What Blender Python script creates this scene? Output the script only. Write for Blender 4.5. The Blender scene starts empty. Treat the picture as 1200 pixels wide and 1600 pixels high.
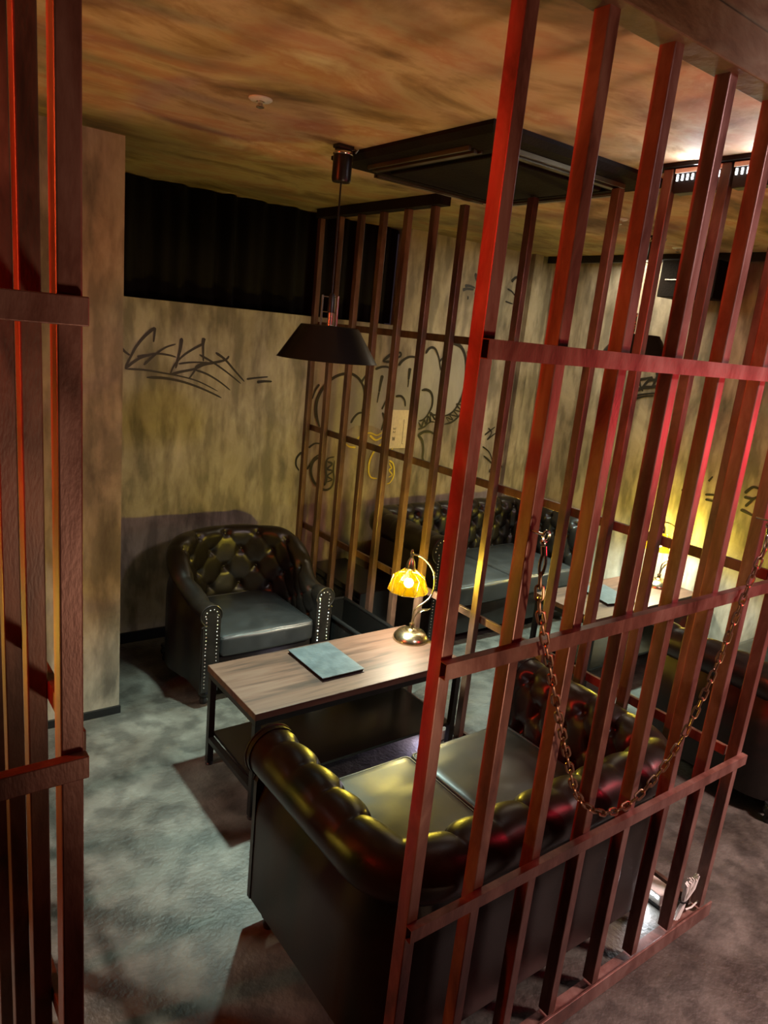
import bpy, bmesh, math, random
from mathutils import Vector, Matrix, noise
random.seed(4)
sc = bpy.context.scene
col = sc.collection
PI = math.pi

# ---------------------------------------------------------------- camera, world, lights, exposure
cd = bpy.data.cameras.new('camera'); cam = bpy.data.objects.new('camera', cd); col.objects.link(cam)
cd.sensor_fit = 'VERTICAL'; cd.sensor_height = 36; cd.lens = 1131.7/1600*36; cd.clip_start = 0.02
R_ = Matrix(((0.80316916, 0.06696848, -0.5919751), (-0.58739256, 0.25488325, -0.76811751), (0.09944488, 0.96465007, 0.24405115)))
cam.matrix_world = Matrix.Translation((0, 0, 1.8)) @ R_.to_4x4()
sc.camera = cam
sc.view_settings.view_transform = 'Standard'; sc.view_settings.look = 'None'
sc.view_settings.gamma = 1; sc.view_settings.use_curve_mapping = False
sc.view_settings.exposure = 1.0
w = bpy.data.worlds.new('world'); sc.world = w; w.use_nodes = True
w.node_tree.nodes['Background'].inputs[0].default_value = (.6, .4, .5, 1)
w.node_tree.nodes['Background'].inputs[1].default_value = 0.012

def light(name, kind, loc, power, color, size=.1, target=None, spot=None, blend=.15, size_y=None):
    d = bpy.data.lights.new(name, kind); d.energy = power; d.color = color
    if kind == 'AREA':
        d.size = size
        if size_y: d.shape = 'RECTANGLE'; d.size_y = size_y
    else: d.shadow_soft_size = size
    if spot: d.spot_size = math.radians(spot); d.spot_blend = blend
    o = bpy.data.objects.new(name, d); col.objects.link(o); o.location = loc
    if target is not None:
        o.rotation_euler = (Vector(target)-Vector(loc)).to_track_quat('-Z', 'Y').to_euler()
    return o
COOL = (.72, 1.0, .88); AMBER = (1.0, .74, .22)
PEND = [(1.461, 2.336), (3.43, 2.40), (-.28, 2.50)]
RXL = 4.09
LAMPS = [(2.025, 2.334), (3.966, 2.325), (.02, 2.33)]
for i, (x, y) in enumerate(PEND):
    light('pendant_bulb_light', 'SPOT', (x, y, 1.745), (130, 150, 85)[i], (COOL, COOL, (1, .93, .78))[i], .03, (x, y, 0), (76, 84, 105)[i], .7)
# red wash from unseen lamps in the left booth and corridor, plus added fills
light('red_light_left', 'SPOT', (-1.5, 1.02, 2.2), 120, (1, .015, .012), .08, (1.5, 1.0, 1.5), 42, .6)
light('orange_streak_fill', 'AREA', (-1.0, 1.75, 2.2), 17, (1, .09, .02), .06, (1.2, 1.3, .6), size_y=1.5)  # added strip lamp with no visible source, stretched to streak the sofa roll
light('red_light_right', 'AREA', (2.75, .25, 1.5), 4.2, (1, .03, .06), .3, (2.0, .9, 1.4))
light('corridor_light', 'SPOT', (1.75, -.5, 2.65), 60, (1, .78, .82), .15, (2.0, .9, 1.9), 62, .8)
light('cove_light', 'AREA', (RXL, 2.9, 2.375), 11, (1, .86, .62), .03, (RXL+.02, 2.9, 0), size_y=1.5)
light('corridor_floor_light', 'SPOT', (3.0, -.6, 2.6), 300, (1, .72, .66), .2, (2.7, .35, 0), 66, .8)
light('ceiling_warm_fill', 'SPOT', (1.2, -1.2, .4), 62, (1, .60, .38), .2, (1.2, 1.9, 2.4), 62, .8)  # added uplight with no known source, warms the front of the ceiling

# ---------------------------------------------------------------- materials
def new(name):
    m = bpy.data.materials.new(name); m.use_nodes = True
    nt = m.node_tree; return m, nt, nt.nodes['Principled BSDF'], nt.nodes, nt.links
def noise_mat(name, cols, scale=(1, 1, 1), nscale=4, detail=6, rough=(.5, .7), bump=.1, bscale=30, metal=0, distort=.6, extra=None, spec=.5, coat=0):
    """colour ramp over warped noise in object space, plus bump"""
    m, nt, b, N, L = new(name)
    tc = N.new('ShaderNodeTexCoord'); mp = N.new('ShaderNodeMapping'); mp.inputs['Scale'].default_value = scale
    L.new(tc.outputs['Object'], mp.inputs[0])
    n = N.new('ShaderNodeTexNoise'); n.inputs['Scale'].default_value = nscale; n.inputs['Detail'].default_value = detail
    n.inputs['Distortion'].default_value = distort; n.inputs['Roughness'].default_value = .62
    L.new(mp.outputs[0], n.inputs['Vector'])
    r = N.new('ShaderNodeValToRGB'); e = r.color_ramp.elements
    for i, (p, c) in enumerate(cols):
        el = e[i] if i < 2 else e.new(p)
        el.position = p; el.color = (*c, 1)
    L.new(n.outputs[0], r.inputs[0])
    out = r.outputs[0]
    if extra:   # second, finer speckle multiplied in
        n2 = N.new('ShaderNodeTexNoise'); n2.inputs['Scale'].default_value = extra[0]; n2.inputs['Detail'].default_value = 4
        mp2 = N.new('ShaderNodeMapping'); mp2.inputs['Scale'].default_value = extra[3] if len(extra) > 3 else (1, 1, 1)
        L.new(tc.outputs['Object'], mp2.inputs[0]); L.new(mp2.outputs[0], n2.inputs['Vector'])
        r2 = N.new('ShaderNodeValToRGB'); r2.color_ramp.elements[0].position = extra[1]; r2.color_ramp.elements[1].position = extra[1]+.16
        v = extra[2]; r2.color_ramp.elements[0].color = (v, v, v, 1)
        mx = N.new('ShaderNodeMix'); mx.data_type = 'RGBA'; mx.blend_type = 'MULTIPLY'; mx.inputs[0].default_value = 1
        L.new(n2.outputs[0], r2.inputs[0]); L.new(out, mx.inputs[6]); L.new(r2.outputs[0], mx.inputs[7]); out = mx.outputs[2]
    L.new(out, b.inputs['Base Color'])
    rr = N.new('ShaderNodeMapRange'); rr.inputs['To Min'].default_value = rough[0]; rr.inputs['To Max'].default_value = rough[1]
    L.new(n.outputs[0], rr.inputs[0]); L.new(rr.outputs[0], b.inputs['Roughness'])
    b.inputs['Metallic'].default_value = metal; b.inputs['Specular IOR Level'].default_value = spec
    b.inputs['Coat Weight'].default_value = coat; b.inputs['Coat Roughness'].default_value = .2
    if bump:
        nb = N.new('ShaderNodeTexNoise'); nb.inputs['Scale'].default_value = bscale; nb.inputs['Detail'].default_value = 5
        L.new(mp.outputs[0], nb.inputs['Vector'])
        bp = N.new('ShaderNodeBump'); bp.inputs['Strength'].default_value = bump; bp.inputs['Distance'].default_value = .01
        L.new(nb.outputs[0], bp.inputs['Height']); L.new(bp.outputs[0], b.inputs['Normal'])
    return m
def plain(name, c, rough=.5, metal=0, spec=.5, coat=0):
    m, nt, b, N, L = new(name)
    n = N.new('ShaderNodeTexNoise'); n.inputs['Scale'].default_value = 12
    mx = N.new('ShaderNodeMix'); mx.data_type = 'RGBA'
    mx.inputs[6].default_value = (*[v*.8 for v in c], 1); mx.inputs[7].default_value = (*[min(1, v*1.2) for v in c], 1)
    L.new(n.outputs[0], mx.inputs[0]); L.new(mx.outputs[2], b.inputs['Base Color'])
    b.inputs['Roughness'].default_value = rough; b.inputs['Metallic'].default_value = metal
    b.inputs['Specular IOR Level'].default_value = spec; b.inputs['Coat Weight'].default_value = coat
    return m
def glow(name, c, s):
    m, nt, b, N, L = new(name)
    b.inputs['Base Color'].default_value = (*c, 1); b.inputs['Emission Color'].default_value = (*c, 1); b.inputs['Emission Strength'].default_value = s
    return m
M = {}
M['wall'] = noise_mat('aged_plaster', [(.30, (.16, .14, .105)), (.42, (.29, .255, .19)), (.54, (.38, .34, .265)), (.70, (.52, .48, .40))],
                      (1.5, 1.5, .85), 2.6, 12, (.6, .85), .3, 18, distort=.35, extra=(4.5, .40, .55, (3, 3, .8)))
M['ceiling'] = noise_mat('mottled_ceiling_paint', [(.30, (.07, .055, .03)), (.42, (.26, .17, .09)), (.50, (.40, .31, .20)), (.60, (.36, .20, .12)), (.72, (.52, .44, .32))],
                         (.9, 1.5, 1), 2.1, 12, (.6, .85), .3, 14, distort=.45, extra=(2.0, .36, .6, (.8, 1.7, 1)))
M['floor'] = noise_mat('worn_concrete_floor', [(.3, (.034, .027, .021)), (.45, (.070, .062, .051)), (.58, (.098, .091, .077)), (.72, (.155, .146, .126))],
                       (1, 1, 1), 3.8, 15, (.40, .66), .4, 60, distort=.3, extra=(11, .40, .55))
M['rust'] = noise_mat('brown_red_bar_paint', [(.3, (.07, .025, .018)), (.48, (.165, .072, .056)), (.58, (.22, .115, .094)), (.75, (.30, .185, .155))],
                      (4, 4, 1.3), 3.0, 6, (.28, .5), .06, 60, distort=.5, metal=.25)
M['rust_dark'] = noise_mat('dark_bar_paint', [(.3, (.035, .021, .015)), (.5, (.10, .055, .037)), (.62, (.15, .088, .058)), (.75, (.21, .135, .095))],
                      (4, 4, 1.3), 3.0, 6, (.3, .5), .06, 60, distort=.5, metal=.25)
M['fascia'] = noise_mat('rusted_fascia', [(.3, (.05, .03, .018)), (.45, (.12, .075, .04)), (.6, (.17, .13, .08)), (.75, (.24, .21, .15))],
                        (1.5, 1.5, 3), 4, 8, (.5, .8), .3, 20)
M['leather'] = noise_mat('black_leather', [(.3, (.006, .0045, .0035)), (.7, (.014, .011, .009))], (1, 1, 1), 14, 4, (.31, .40), .05, 260, spec=.42, coat=.04)
M['cushion'] = noise_mat('black_cushion_leather', [(.3, (.010, .010, .010)), (.7, (.022, .022, .022))], (1, 1, 1), 10, 4, (.36, .5), .12, 9, spec=.8, coat=.1)
M['black'] = plain('black_metal', (.012, .012, .012), .38, .3)
M['gloss'] = plain('black_gloss_board', (.01, .0095, .009), .22, 0, .5)
M['shade'] = plain('black_enamel_shade', (.012, .011, .010), .33, .4)
M['brass'] = plain('antique_brass', (.50, .42, .27), .24, 1)
M['chrome'] = plain('worn_chrome', (.7, .68, .64), .2, 1)
M['stud'] = plain('nailhead_steel', (.75, .75, .72), .18, 1)
M['chain'] = plain('rusty_chain_steel', (.30, .18, .12), .33, .85)
M['slate'] = noise_mat('slate_cover', [(.3, (.035, .045, .05)), (.7, (.075, .09, .095))], (1, 1, 1), 16, 6, (.35, .5), .15, 60)
M['curtain'] = plain('black_curtain_cloth', (.0045, .0035, .003), .85, 0, .2)
M['white'] = plain('white_plastic', (.75, .74, .7), .4)
M['paper'] = plain('cream_paper', (.75, .68, .48), .7)
M['ink'] = plain('spray_paint_black', (.012, .011, .009), .5)
M['ink_yellow'] = plain('spray_paint_yellow', (.75, .62, .05), .5)
M['ink_grey'] = noise_mat('spray_fill_grey', [(.35, (.25, .25, .215)), (.65, (.38, .375, .33))], (1, 1, .5), 4, 5, (.6, .8), 0)
M['grille'] = noise_mat('dark_grille', [(.3, (.006, .004, .003)), (.7, (.014, .009, .007))], (1, 1, 1), 5, 4, (.7, .85), .2, 90, spec=.15)
M['olive_metal'] = plain('dull_vent_metal', (.10, .085, .05), .3, .6)
M['bulb'] = glow('warm_bulb', (1, .95, .72), 660)
M['coolbulb'] = glow('cool_bulb', (.8, 1, .95), 30)
M['led'] = glow('white_led', (.85, .95, 1), 6)
M['violetled'] = glow('violet_led', (.75, .55, 1), 14)
M['darkwall'] = noise_mat('dark_corridor_paint', [(.3, (.03, .02, .018)), (.7, (.07, .05, .042))], (1, 1, 1), 2, 5, (.6, .8), .1, 20)
# ceiling: warm light and its edge painted in, rust-toned at the front, olive behind
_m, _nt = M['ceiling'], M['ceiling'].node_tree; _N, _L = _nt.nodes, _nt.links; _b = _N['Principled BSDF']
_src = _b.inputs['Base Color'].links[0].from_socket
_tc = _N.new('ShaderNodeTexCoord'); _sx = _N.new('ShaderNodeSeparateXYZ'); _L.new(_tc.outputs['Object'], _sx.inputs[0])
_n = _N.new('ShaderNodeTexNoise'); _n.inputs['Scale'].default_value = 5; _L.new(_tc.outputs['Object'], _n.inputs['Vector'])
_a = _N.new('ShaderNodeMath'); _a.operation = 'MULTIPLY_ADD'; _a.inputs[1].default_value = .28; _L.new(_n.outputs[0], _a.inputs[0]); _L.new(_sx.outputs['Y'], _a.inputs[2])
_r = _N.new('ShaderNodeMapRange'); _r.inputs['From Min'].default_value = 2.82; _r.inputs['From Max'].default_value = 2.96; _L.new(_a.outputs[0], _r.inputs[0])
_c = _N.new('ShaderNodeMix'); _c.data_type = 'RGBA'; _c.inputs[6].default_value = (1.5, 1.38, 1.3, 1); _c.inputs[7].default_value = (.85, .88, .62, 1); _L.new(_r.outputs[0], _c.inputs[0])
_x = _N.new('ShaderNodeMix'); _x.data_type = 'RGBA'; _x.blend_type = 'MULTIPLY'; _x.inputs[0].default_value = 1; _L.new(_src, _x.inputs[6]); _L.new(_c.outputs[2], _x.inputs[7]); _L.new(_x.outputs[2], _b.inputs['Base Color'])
# wood
m, nt, b, N, L = new('brown_oak_board'); M['wood'] = m
tc = N.new('ShaderNodeTexCoord'); mp = N.new('ShaderNodeMapping'); mp.inputs['Scale'].default_value = (1.2, 14, 14)
L.new(tc.outputs['Object'], mp.inputs[0]); n = N.new('ShaderNodeTexNoise'); n.inputs['Scale'].default_value = 2.2; n.inputs['Detail'].default_value = 8; n.inputs['Distortion'].default_value = .7
L.new(mp.outputs[0], n.inputs['Vector']); r = N.new('ShaderNodeValToRGB'); e = r.color_ramp.elements
e[0].position = .3; e[0].color = (.028, .015, .010, 1); e[1].position = .5; e[1].color = (.080, .040, .026, 1); x = e.new(.7); x.color = (.105, .060, .042, 1)
L.new(n.outputs[0], r.inputs[0]); L.new(r.outputs[0], b.inputs['Base Color']); b.inputs['Roughness'].default_value = .55; b.inputs['Specular IOR Level'].default_value = .3
bp = N.new('ShaderNodeBump'); bp.inputs['Strength'].default_value = .15; bp.inputs['Distance'].default_value = .004; L.new(n.outputs[0], bp.inputs['Height']); L.new(bp.outputs[0], b.inputs['Normal'])
# amber leaded glass: lets light straight through, tinted, with some diffusion
m, nt, b, N, L = new('amber_glass'); M['amber'] = m
out = nt.nodes['Material Output']; tr = N.new('ShaderNodeBsdfTransparent'); tr.inputs[0].default_value = (1, .80, .10, 1)
tl = N.new('ShaderNodeBsdfTranslucent'); tl.inputs[0].default_value = (1, .50, .0, 1)
mx = N.new('ShaderNodeMixShader'); mx.inputs[0].default_value = .015; L.new(tr.outputs[0], mx.inputs[1]); L.new(tl.outputs[0], mx.inputs[2])
gl = N.new('ShaderNodeBsdfGlossy'); gl.inputs['Roughness'].default_value = .25; gl.inputs[0].default_value = (1, .8, .4, 1)
m2 = N.new('ShaderNodeMixShader'); m2.inputs[0].default_value = .06; L.new(mx.outputs[0], m2.inputs[1]); L.new(gl.outputs[0], m2.inputs[2]); L.new(m2.outputs[0], out.inputs[0])

# ---------------------------------------------------------------- builders
def link(name, bm, mat, parent=None, smooth=False, kind=None, label=None):
    me = bpy.data.meshes.new(name); bmesh.ops.recalc_face_normals(bm, faces=bm.faces)
    if smooth:
        for f in bm.faces: f.smooth = True
    bm.to_mesh(me); bm.free()
    o = bpy.data.objects.new(name, me); col.objects.link(o); me.materials.append(M[mat] if isinstance(mat, str) else mat)
    if parent: o.parent = parent
    if kind: o['kind'] = kind
    if label: o['label'] = label
    if smooth:
        try:
            me.set_sharp_from_angle(angle=math.radians(45))
        except Exception: pass
    return o
def thing(name, label, cat, loc=(0, 0, 0), group=None):
    o = bpy.data.objects.new(name, None); col.objects.link(o); o.location = loc; o.empty_display_size = .05
    o['label'] = label; o['category'] = cat
    if group: o['group'] = group
    return o
def tag(o, label, cat, group=None):
    o['label'] = label; o['category'] = cat
    if group: o['group'] = group
    return o
def dup(root, loc, label, group=None):
    r = root.copy(); col.objects.link(r); r.location = loc; r['label'] = label
    if group: r['group'] = group
    for ch in list(root.children):
        c = ch.copy(); col.objects.link(c); c.parent = r
        for g in list(ch.children):
            d = g.copy(); col.objects.link(d); d.parent = c
    return r
def box(bm, a, b, bev=0):
    r = bmesh.ops.create_cube(bm, size=1); vs = r['verts']
    for v in vs:
        v.co = Vector([(a[i]+b[i])/2 + v.co[i]*abs(b[i]-a[i]) for i in range(3)])
    if bev:
        es = list({e for v in vs for e in v.link_edges})
        bmesh.ops.bevel(bm, geom=es, offset=bev, segments=2, affect='EDGES', profile=.5)
    return bm
def B(a, b, bev=0): return box(bmesh.new(), a, b, bev)
def tube(bm, pts, r, seg=10, caps=True, closed=False):
    pts = [Vector(p) for p in pts]; n = len(pts); rings = []
    rs = r if isinstance(r, (list, tuple)) else [r]*n
    up = None
    for i, p in enumerate(pts):
        if closed: t = pts[(i+1) % n]-pts[i-1]
        else: t = pts[min(i+1, n-1)]-pts[max(i-1, 0)]
        t.normalize()
        if up is None:
            up = Vector((0, 0, 1)) if abs(t.z) < .9 else Vector((1, 0, 0))
        s = t.cross(up)
        if s.length < 1e-5: s = t.orthogonal()
        s.normalize(); up = s.cross(t).normalized()
        rings.append([bm.verts.new(p+(s*math.cos(2*PI*k/seg)+up*math.sin(2*PI*k/seg))*rs[i]) for k in range(seg)])
    for i in range(n if closed else n-1):
        a, c = rings[i], rings[(i+1) % n]
        for k in range(seg): bm.faces.new((a[k], a[(k+1) % seg], c[(k+1) % seg], c[k]))
    if caps and not closed:
        bm.faces.new(rings[0]); bm.faces.new(rings[-1])
    return bm
def lathe(bm, prof, c=(0, 0, 0), seg=32, cap=True):
    rings = []
    for r, z in prof:
        rings.append([bm.verts.new((c[0]+r*math.cos(2*PI*k/seg), c[1]+r*math.sin(2*PI*k/seg), c[2]+z)) for k in range(seg)])
    for a, d in zip(rings, rings[1:]):
        for k in range(seg): bm.faces.new((a[k], a[(k+1) % seg], d[(k+1) % seg], d[k]))
    if cap: bm.faces.new(rings[0]); bm.faces.new(rings[-1])
    return bm
def sm(x): x = max(0, min(1, x)); return x*x*(3-2*x)

# ---------------------------------------------------------------- the room
CZ = 2.40; BY = 3.70; RX = 4.15; LX = -2.6
link('floor', B((LX, -2, -.1), (RX+.1, BY+.3, 0)), 'floor', kind='structure')
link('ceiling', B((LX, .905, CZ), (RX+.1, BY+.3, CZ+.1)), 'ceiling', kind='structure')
bm = bmesh.new()
box(bm, (LX, BY, 0), (2.842, BY+.12, 1.827)); box(bm, (2.842, BY, 0), (RX+.1, BY+.12, CZ))
wall_back = link('wall_back', bm, 'wall', kind='structure')
bm = bmesh.new(); box(bm, (LX, BY+.27, 1.7), (2.9, BY+.3, CZ)); link('wall_recess', bm, 'darkwall', kind='structure')
link('wall_column', B((.30, 3.007, 0), (.921, BY, CZ)), 'wall', kind='structure')
link('trim_1', B((.30, 2.995, 0), (.925, 3.007, .035)), 'black', kind='structure')
link('trim_2', B((.933, BY-.012, 0), (4.1, BY, .06)), 'black', kind='structure')
wall_right = link('wall_right', B((RX, -2, 0), (RX+.1, BY+.1, CZ)), 'wall', kind='structure')
link('trim_3', B((3.905, BY-.04, 0), (3.985, BY, CZ)), 'wall', kind='structure')
link('trim_4', B((RX-.12, 1.0, 2.355), (RX-.09, BY-.04, CZ)), 'black', kind='structure')
link('wall_left', B((LX-.1, -2, 0), (LX, BY+.3, 2.8)), 'darkwall', kind='structure')
link('wall_front', B((LX, -2.1, 0), (RX+.1, -2, 2.8)), 'darkwall', kind='structure')
link('ceiling_corridor', B((LX, -2, 2.8), (RX+.1, 1.0, 2.85)), 'darkwall', kind='structure')
link('wall_fascia', B((LX, .893, 2.43), (RX, .93, 2.8)), 'fascia', kind='structure')
# black pleated curtain behind the high opening
bm = bmesh.new(); nx = 320; rows = []
for z in (1.835, 2.1, CZ-.005):
    rows.append([bm.verts.new((.925+1.91*i/nx, BY+.12+.020*math.sin(i*.22+1.5*math.sin(i*.05))+.010*math.sin(i*.41), z)) for i in range(nx+1)])
for a, c in zip(rows, rows[1:]):
    for i in range(nx): bm.faces.new((a[i], a[i+1], c[i+1], c[i]))
cu = link('curtain', bm, 'curtain', smooth=True); sd = cu.modifiers.new('thick', 'SOLIDIFY'); sd.thickness = .003
tag(cu, 'black pleated curtain filling the high opening above the plastered back wall', 'curtain')
bm = bmesh.new(); box(bm, (RX-.16, 2.36, 2.15), (RX, 2.72, 2.36), .004)
t = thing('wall_cabinet', 'small black box mounted high on the right wall under the ceiling', 'box', (0, 0, 0))
link('housing', bm, 'grille', t); link('handle', B((RX-.168, 2.60, 2.245), (RX-.16, 2.68, 2.252)), 'chrome', t)

# ---------------------------------------------------------------- spray-paint writing on the walls (world metres along the wall, height)
TAG_STROKES = [(0.014,[(1.288,1.692),(1.24,1.648),(1.2,1.597),(1.17,1.541),(1.144,1.482)]),(0.012,[(1.288,1.692),(1.287,1.658),(1.283,1.62)]),(0.012,[(1.126,1.579),(1.143,1.563),(1.166,1.548)]),(0.012,[(1.144,1.482),(1.184,1.515),(1.225,1.541),(1.295,1.563),(1.359,1.561),(1.403,1.552)]),(0.016,[(1.204,1.538),(1.232,1.548),(1.267,1.554)]),(0.011,[(1.236,1.504),(1.288,1.555),(1.344,1.597),(1.398,1.618)]),(0.009,[(1.144,1.48),(1.233,1.48),(1.325,1.47),(1.428,1.456),(1.528,1.433),(1.639,1.385)]),(0.012,[(1.251,1.443),(1.341,1.443),(1.437,1.429),(1.529,1.403),(1.608,1.373),(1.661,1.35)]),(0.016,[(1.428,1.651),(1.424,1.606),(1.414,1.556),(1.401,1.495)]),(0.011,[(1.55,1.632),(1.491,1.599),(1.433,1.557),(1.39,1.505),(1.373,1.462)]),(0.012,[(1.373,1.462),(1.428,1.479),(1.502,1.497),(1.555,1.521),(1.617,1.535),(1.679,1.553)]),(0.018,[(1.548,1.66),(1.544,1.631),(1.548,1.621)]),(0.012,[(1.544,1.631),(1.547,1.585),(1.55,1.539)]),(0.009,[(1.415,1.519),(1.478,1.53),(1.554,1.534),(1.609,1.532)]),(0.015,[(1.506,1.497),(1.532,1.52),(1.601,1.534),(1.671,1.553),(1.694,1.576)]),(0.01,[(1.506,1.493),(1.572,1.474),(1.645,1.437),(1.71,1.393)]),(0.01,[(1.526,1.573),(1.601,1.538),(1.682,1.491),(1.771,1.431)]),(0.012,[(1.616,1.589),(1.671,1.556),(1.73,1.5),(1.791,1.443)]),(0.01,[(1.506,1.493),(1.492,1.471),(1.474,1.446)]),(0.01,[(1.803,1.457),(1.865,1.467),(1.934,1.475)]),(0.014,[(1.867,1.443),(1.909,1.449),(1.96,1.45)])]
BUBBLE_STROKES = [(0.018,[(2.298,1.194),(2.27,1.258),(2.263,1.33),(2.279,1.387),(2.315,1.444),(2.37,1.489),(2.432,1.513),(2.497,1.516),(2.552,1.49),(2.588,1.447),(2.603,1.396),(2.605,1.337),(2.594,1.292)]),(0.012,[(2.274,1.446),(2.248,1.407),(2.232,1.357)]),(0.014,[(2.574,1.472),(2.603,1.517)]),(0.014,[(2.52,1.217),(2.542,1.254),(2.575,1.28),(2.621,1.281),(2.659,1.27)]),(0.014,[(2.667,1.553),(2.716,1.57),(2.762,1.571),(2.787,1.559)]),(0.013,[(2.78,1.655),(2.745,1.631),(2.725,1.604),(2.786,1.607)]),(0.02,[(2.727,1.519),(2.719,1.467),(2.714,1.414)]),(0.01,[(2.714,1.414),(2.71,1.384),(2.707,1.347)]),(0.012,[(2.748,1.306),(2.782,1.379)]),(0.014,[(2.755,1.287),(2.775,1.241),(2.763,1.187),(2.761,1.172)]),(0.012,[(2.232,1.067),(2.272,1.092),(2.314,1.091)]),(0.013,[(2.185,1.042),(2.155,1.006),(2.154,0.963),(2.178,0.929)]),(0.013,[(2.231,0.934),(2.253,0.967),(2.276,1.003),(2.312,1.025)]),(0.016,[(2.317,1.01),(2.277,0.989),(2.26,0.945),(2.268,0.892),(2.303,0.838),(2.367,0.801),(2.414,0.814),(2.431,0.863),(2.421,0.924),(2.424,0.985)]),(0.013,[(2.364,0.828),(2.376,0.865),(2.367,0.934),(2.37,0.994),(2.421,1.008)]),(0.012,[(2.372,0.979),(2.408,0.963),(2.376,0.933),(2.417,0.917),(2.38,0.888),(2.418,0.864),(2.38,0.85)]),(0.014,[(2.73,1.604),(2.777,1.606),(2.807,1.627),(2.853,1.644),(2.845,1.666),(2.781,1.647),(2.73,1.608)]),(0.016,[(2.846,1.584),(2.871,1.615),(2.916,1.641),(2.964,1.645),(2.996,1.634)]),(0.02,[(2.94,1.574),(2.938,1.536),(2.938,1.498)]),(0.01,[(2.938,1.498),(2.939,1.475),(2.938,1.452)]),(0.016,[(3.055,1.672),(3.076,1.703),(3.105,1.714),(3.138,1.7),(3.172,1.648),(3.199,1.571)]),(0.014,[(3.18,1.629),(3.211,1.662)]),(0.018,[(3.282,1.748),(3.342,1.74),(3.387,1.7),(3.414,1.638),(3.426,1.558),(3.427,1.469),(3.411,1.395),(3.369,1.32),(3.32,1.282),(3.268,1.269)]),(0.012,[(3.287,1.214),(3.351,1.229),(3.41,1.271),(3.455,1.338),(3.474,1.421),(3.474,1.519),(3.465,1.616),(3.436,1.671),(3.413,1.709)]),(0.011,[(3.421,1.662),(3.463,1.624),(3.435,1.583),(3.469,1.544),(3.433,1.526),(3.478,1.495),(3.43,1.469),(3.475,1.446),(3.429,1.42),(3.469,1.388),(3.402,1.386),(3.442,1.346),(3.374,1.353),(3.427,1.304),(3.354,1.311),(3.399,1.271),(3.326,1.278),(3.359,1.245),(3.296,1.261),(3.329,1.229)]),(0.016,[(3.054,1.436),(3.094,1.441),(3.133,1.427),(3.156,1.388),(3.157,1.332),(3.129,1.276),(3.093,1.243),(3.058,1.235)]),(0.014,[(3.148,1.292),(3.182,1.276),(3.213,1.281)]),(0.012,[(3.061,1.179),(3.11,1.195),(3.157,1.228),(3.199,1.228)]),(0.012,[(3.059,1.227),(3.089,1.195),(3.103,1.243),(3.128,1.211),(3.136,1.268),(3.163,1.228),(3.154,1.284),(3.197,1.244),(3.17,1.284)]),(0.014,[(2.847,1.391),(2.891,1.393),(2.924,1.366),(2.934,1.328)]),(0.012,[(2.763,1.34),(2.787,1.378)]),(0.018,[(3.066,1.139),(3.115,1.163),(3.167,1.163),(3.207,1.146)]),(0.014,[(3.066,1.139),(3.107,1.106),(3.127,1.04),(3.13,0.983),(3.161,0.953),(3.204,0.952)]),(0.012,[(2.846,1.218),(2.886,1.21),(2.88,1.179),(2.852,1.171)])]
YELLOW_STROKES = [(0.01,[(2.456,1.142),(2.503,1.119),(2.567,1.111),(2.609,1.141),(2.672,1.156),(2.73,1.141),(2.775,1.164)]),(0.012,[(2.674,1.141),(2.724,1.11),(2.779,1.133)]),(0.01,[(2.572,1.065),(2.526,1.07),(2.497,1.089)]),(0.012,[(2.784,1.094),(2.723,1.04),(2.693,0.978),(2.691,0.908),(2.715,0.867),(2.764,0.857)]),(0.012,[(2.846,1.101),(2.865,1.061),(2.85,1.03)]),(0.01,[(2.847,0.974),(2.885,0.949),(2.899,0.876),(2.875,0.828),(2.847,0.817)]),(0.01,[(2.849,0.958),(2.873,0.925),(2.855,0.91),(2.884,0.877),(2.856,0.862)])]
BURST_STROKES = [(0.018,[(3.401,2.212),(3.42,2.172),(3.448,2.126),(3.471,2.085)]),(0.014,[(3.448,2.213),(3.465,2.182),(3.482,2.152)]),(0.016,[(3.322,2.123),(3.363,2.127),(3.414,2.119)]),(0.018,[(3.308,2.094),(3.34,2.106),(3.404,2.108)]),(0.018,[(3.415,2.09),(3.436,2.081),(3.45,2.069)]),(0.022,[(3.355,2.051),(3.368,2.052)]),(0.018,[(3.421,2.037),(3.446,2.049),(3.48,2.056)]),(0.01,[(3.713,2.147),(3.762,2.133),(3.808,2.098)]),(0.009,[(3.709,2.065),(3.752,2.058),(3.782,2.055)]),(0.02,[(3.741,2.198),(3.769,2.224),(3.804,2.239)]),(0.01,[(3.708,1.188),(3.748,1.155),(3.712,1.105)]),(0.012,[(3.683,1.139),(3.775,1.197)]),(0.012,[(3.712,1.105),(3.795,1.155)]),(0.012,[(3.699,0.988),(3.805,0.917),(3.78,0.867),(3.89,0.845)]),(0.014,[(3.865,0.916),(3.943,0.887),(3.993,0.903)]),(0.009,[(3.675,1.055),(3.752,1.012),(3.802,0.935)]),(0.012,[(3.943,0.887),(3.93,0.826)])]
SIDE_TAG_STROKES = [(0.03,[(2.73,1.696),(2.7,1.702),(2.668,1.693)]),(0.016,[(2.837,1.647),(2.792,1.659),(2.748,1.674)]),(0.018,[(2.748,1.674),(2.786,1.632),(2.816,1.588)]),(0.014,[(2.84,1.643),(2.824,1.607),(2.798,1.577)]),(0.02,[(2.842,1.578),(2.803,1.6),(2.75,1.61),(2.705,1.62),(2.67,1.618)]),(0.018,[(2.767,1.655),(2.721,1.657),(2.67,1.651)]),(0.016,[(2.715,1.684),(2.726,1.646),(2.739,1.614)]),(0.012,[(2.847,1.544),(2.786,1.561),(2.708,1.578)]),(0.012,[(2.846,1.522),(2.783,1.546),(2.715,1.56)]),(0.03,[(3.114,1.451),(3.1,1.452)]),(0.016,[(3.092,1.514),(3.076,1.534)])]
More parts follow.
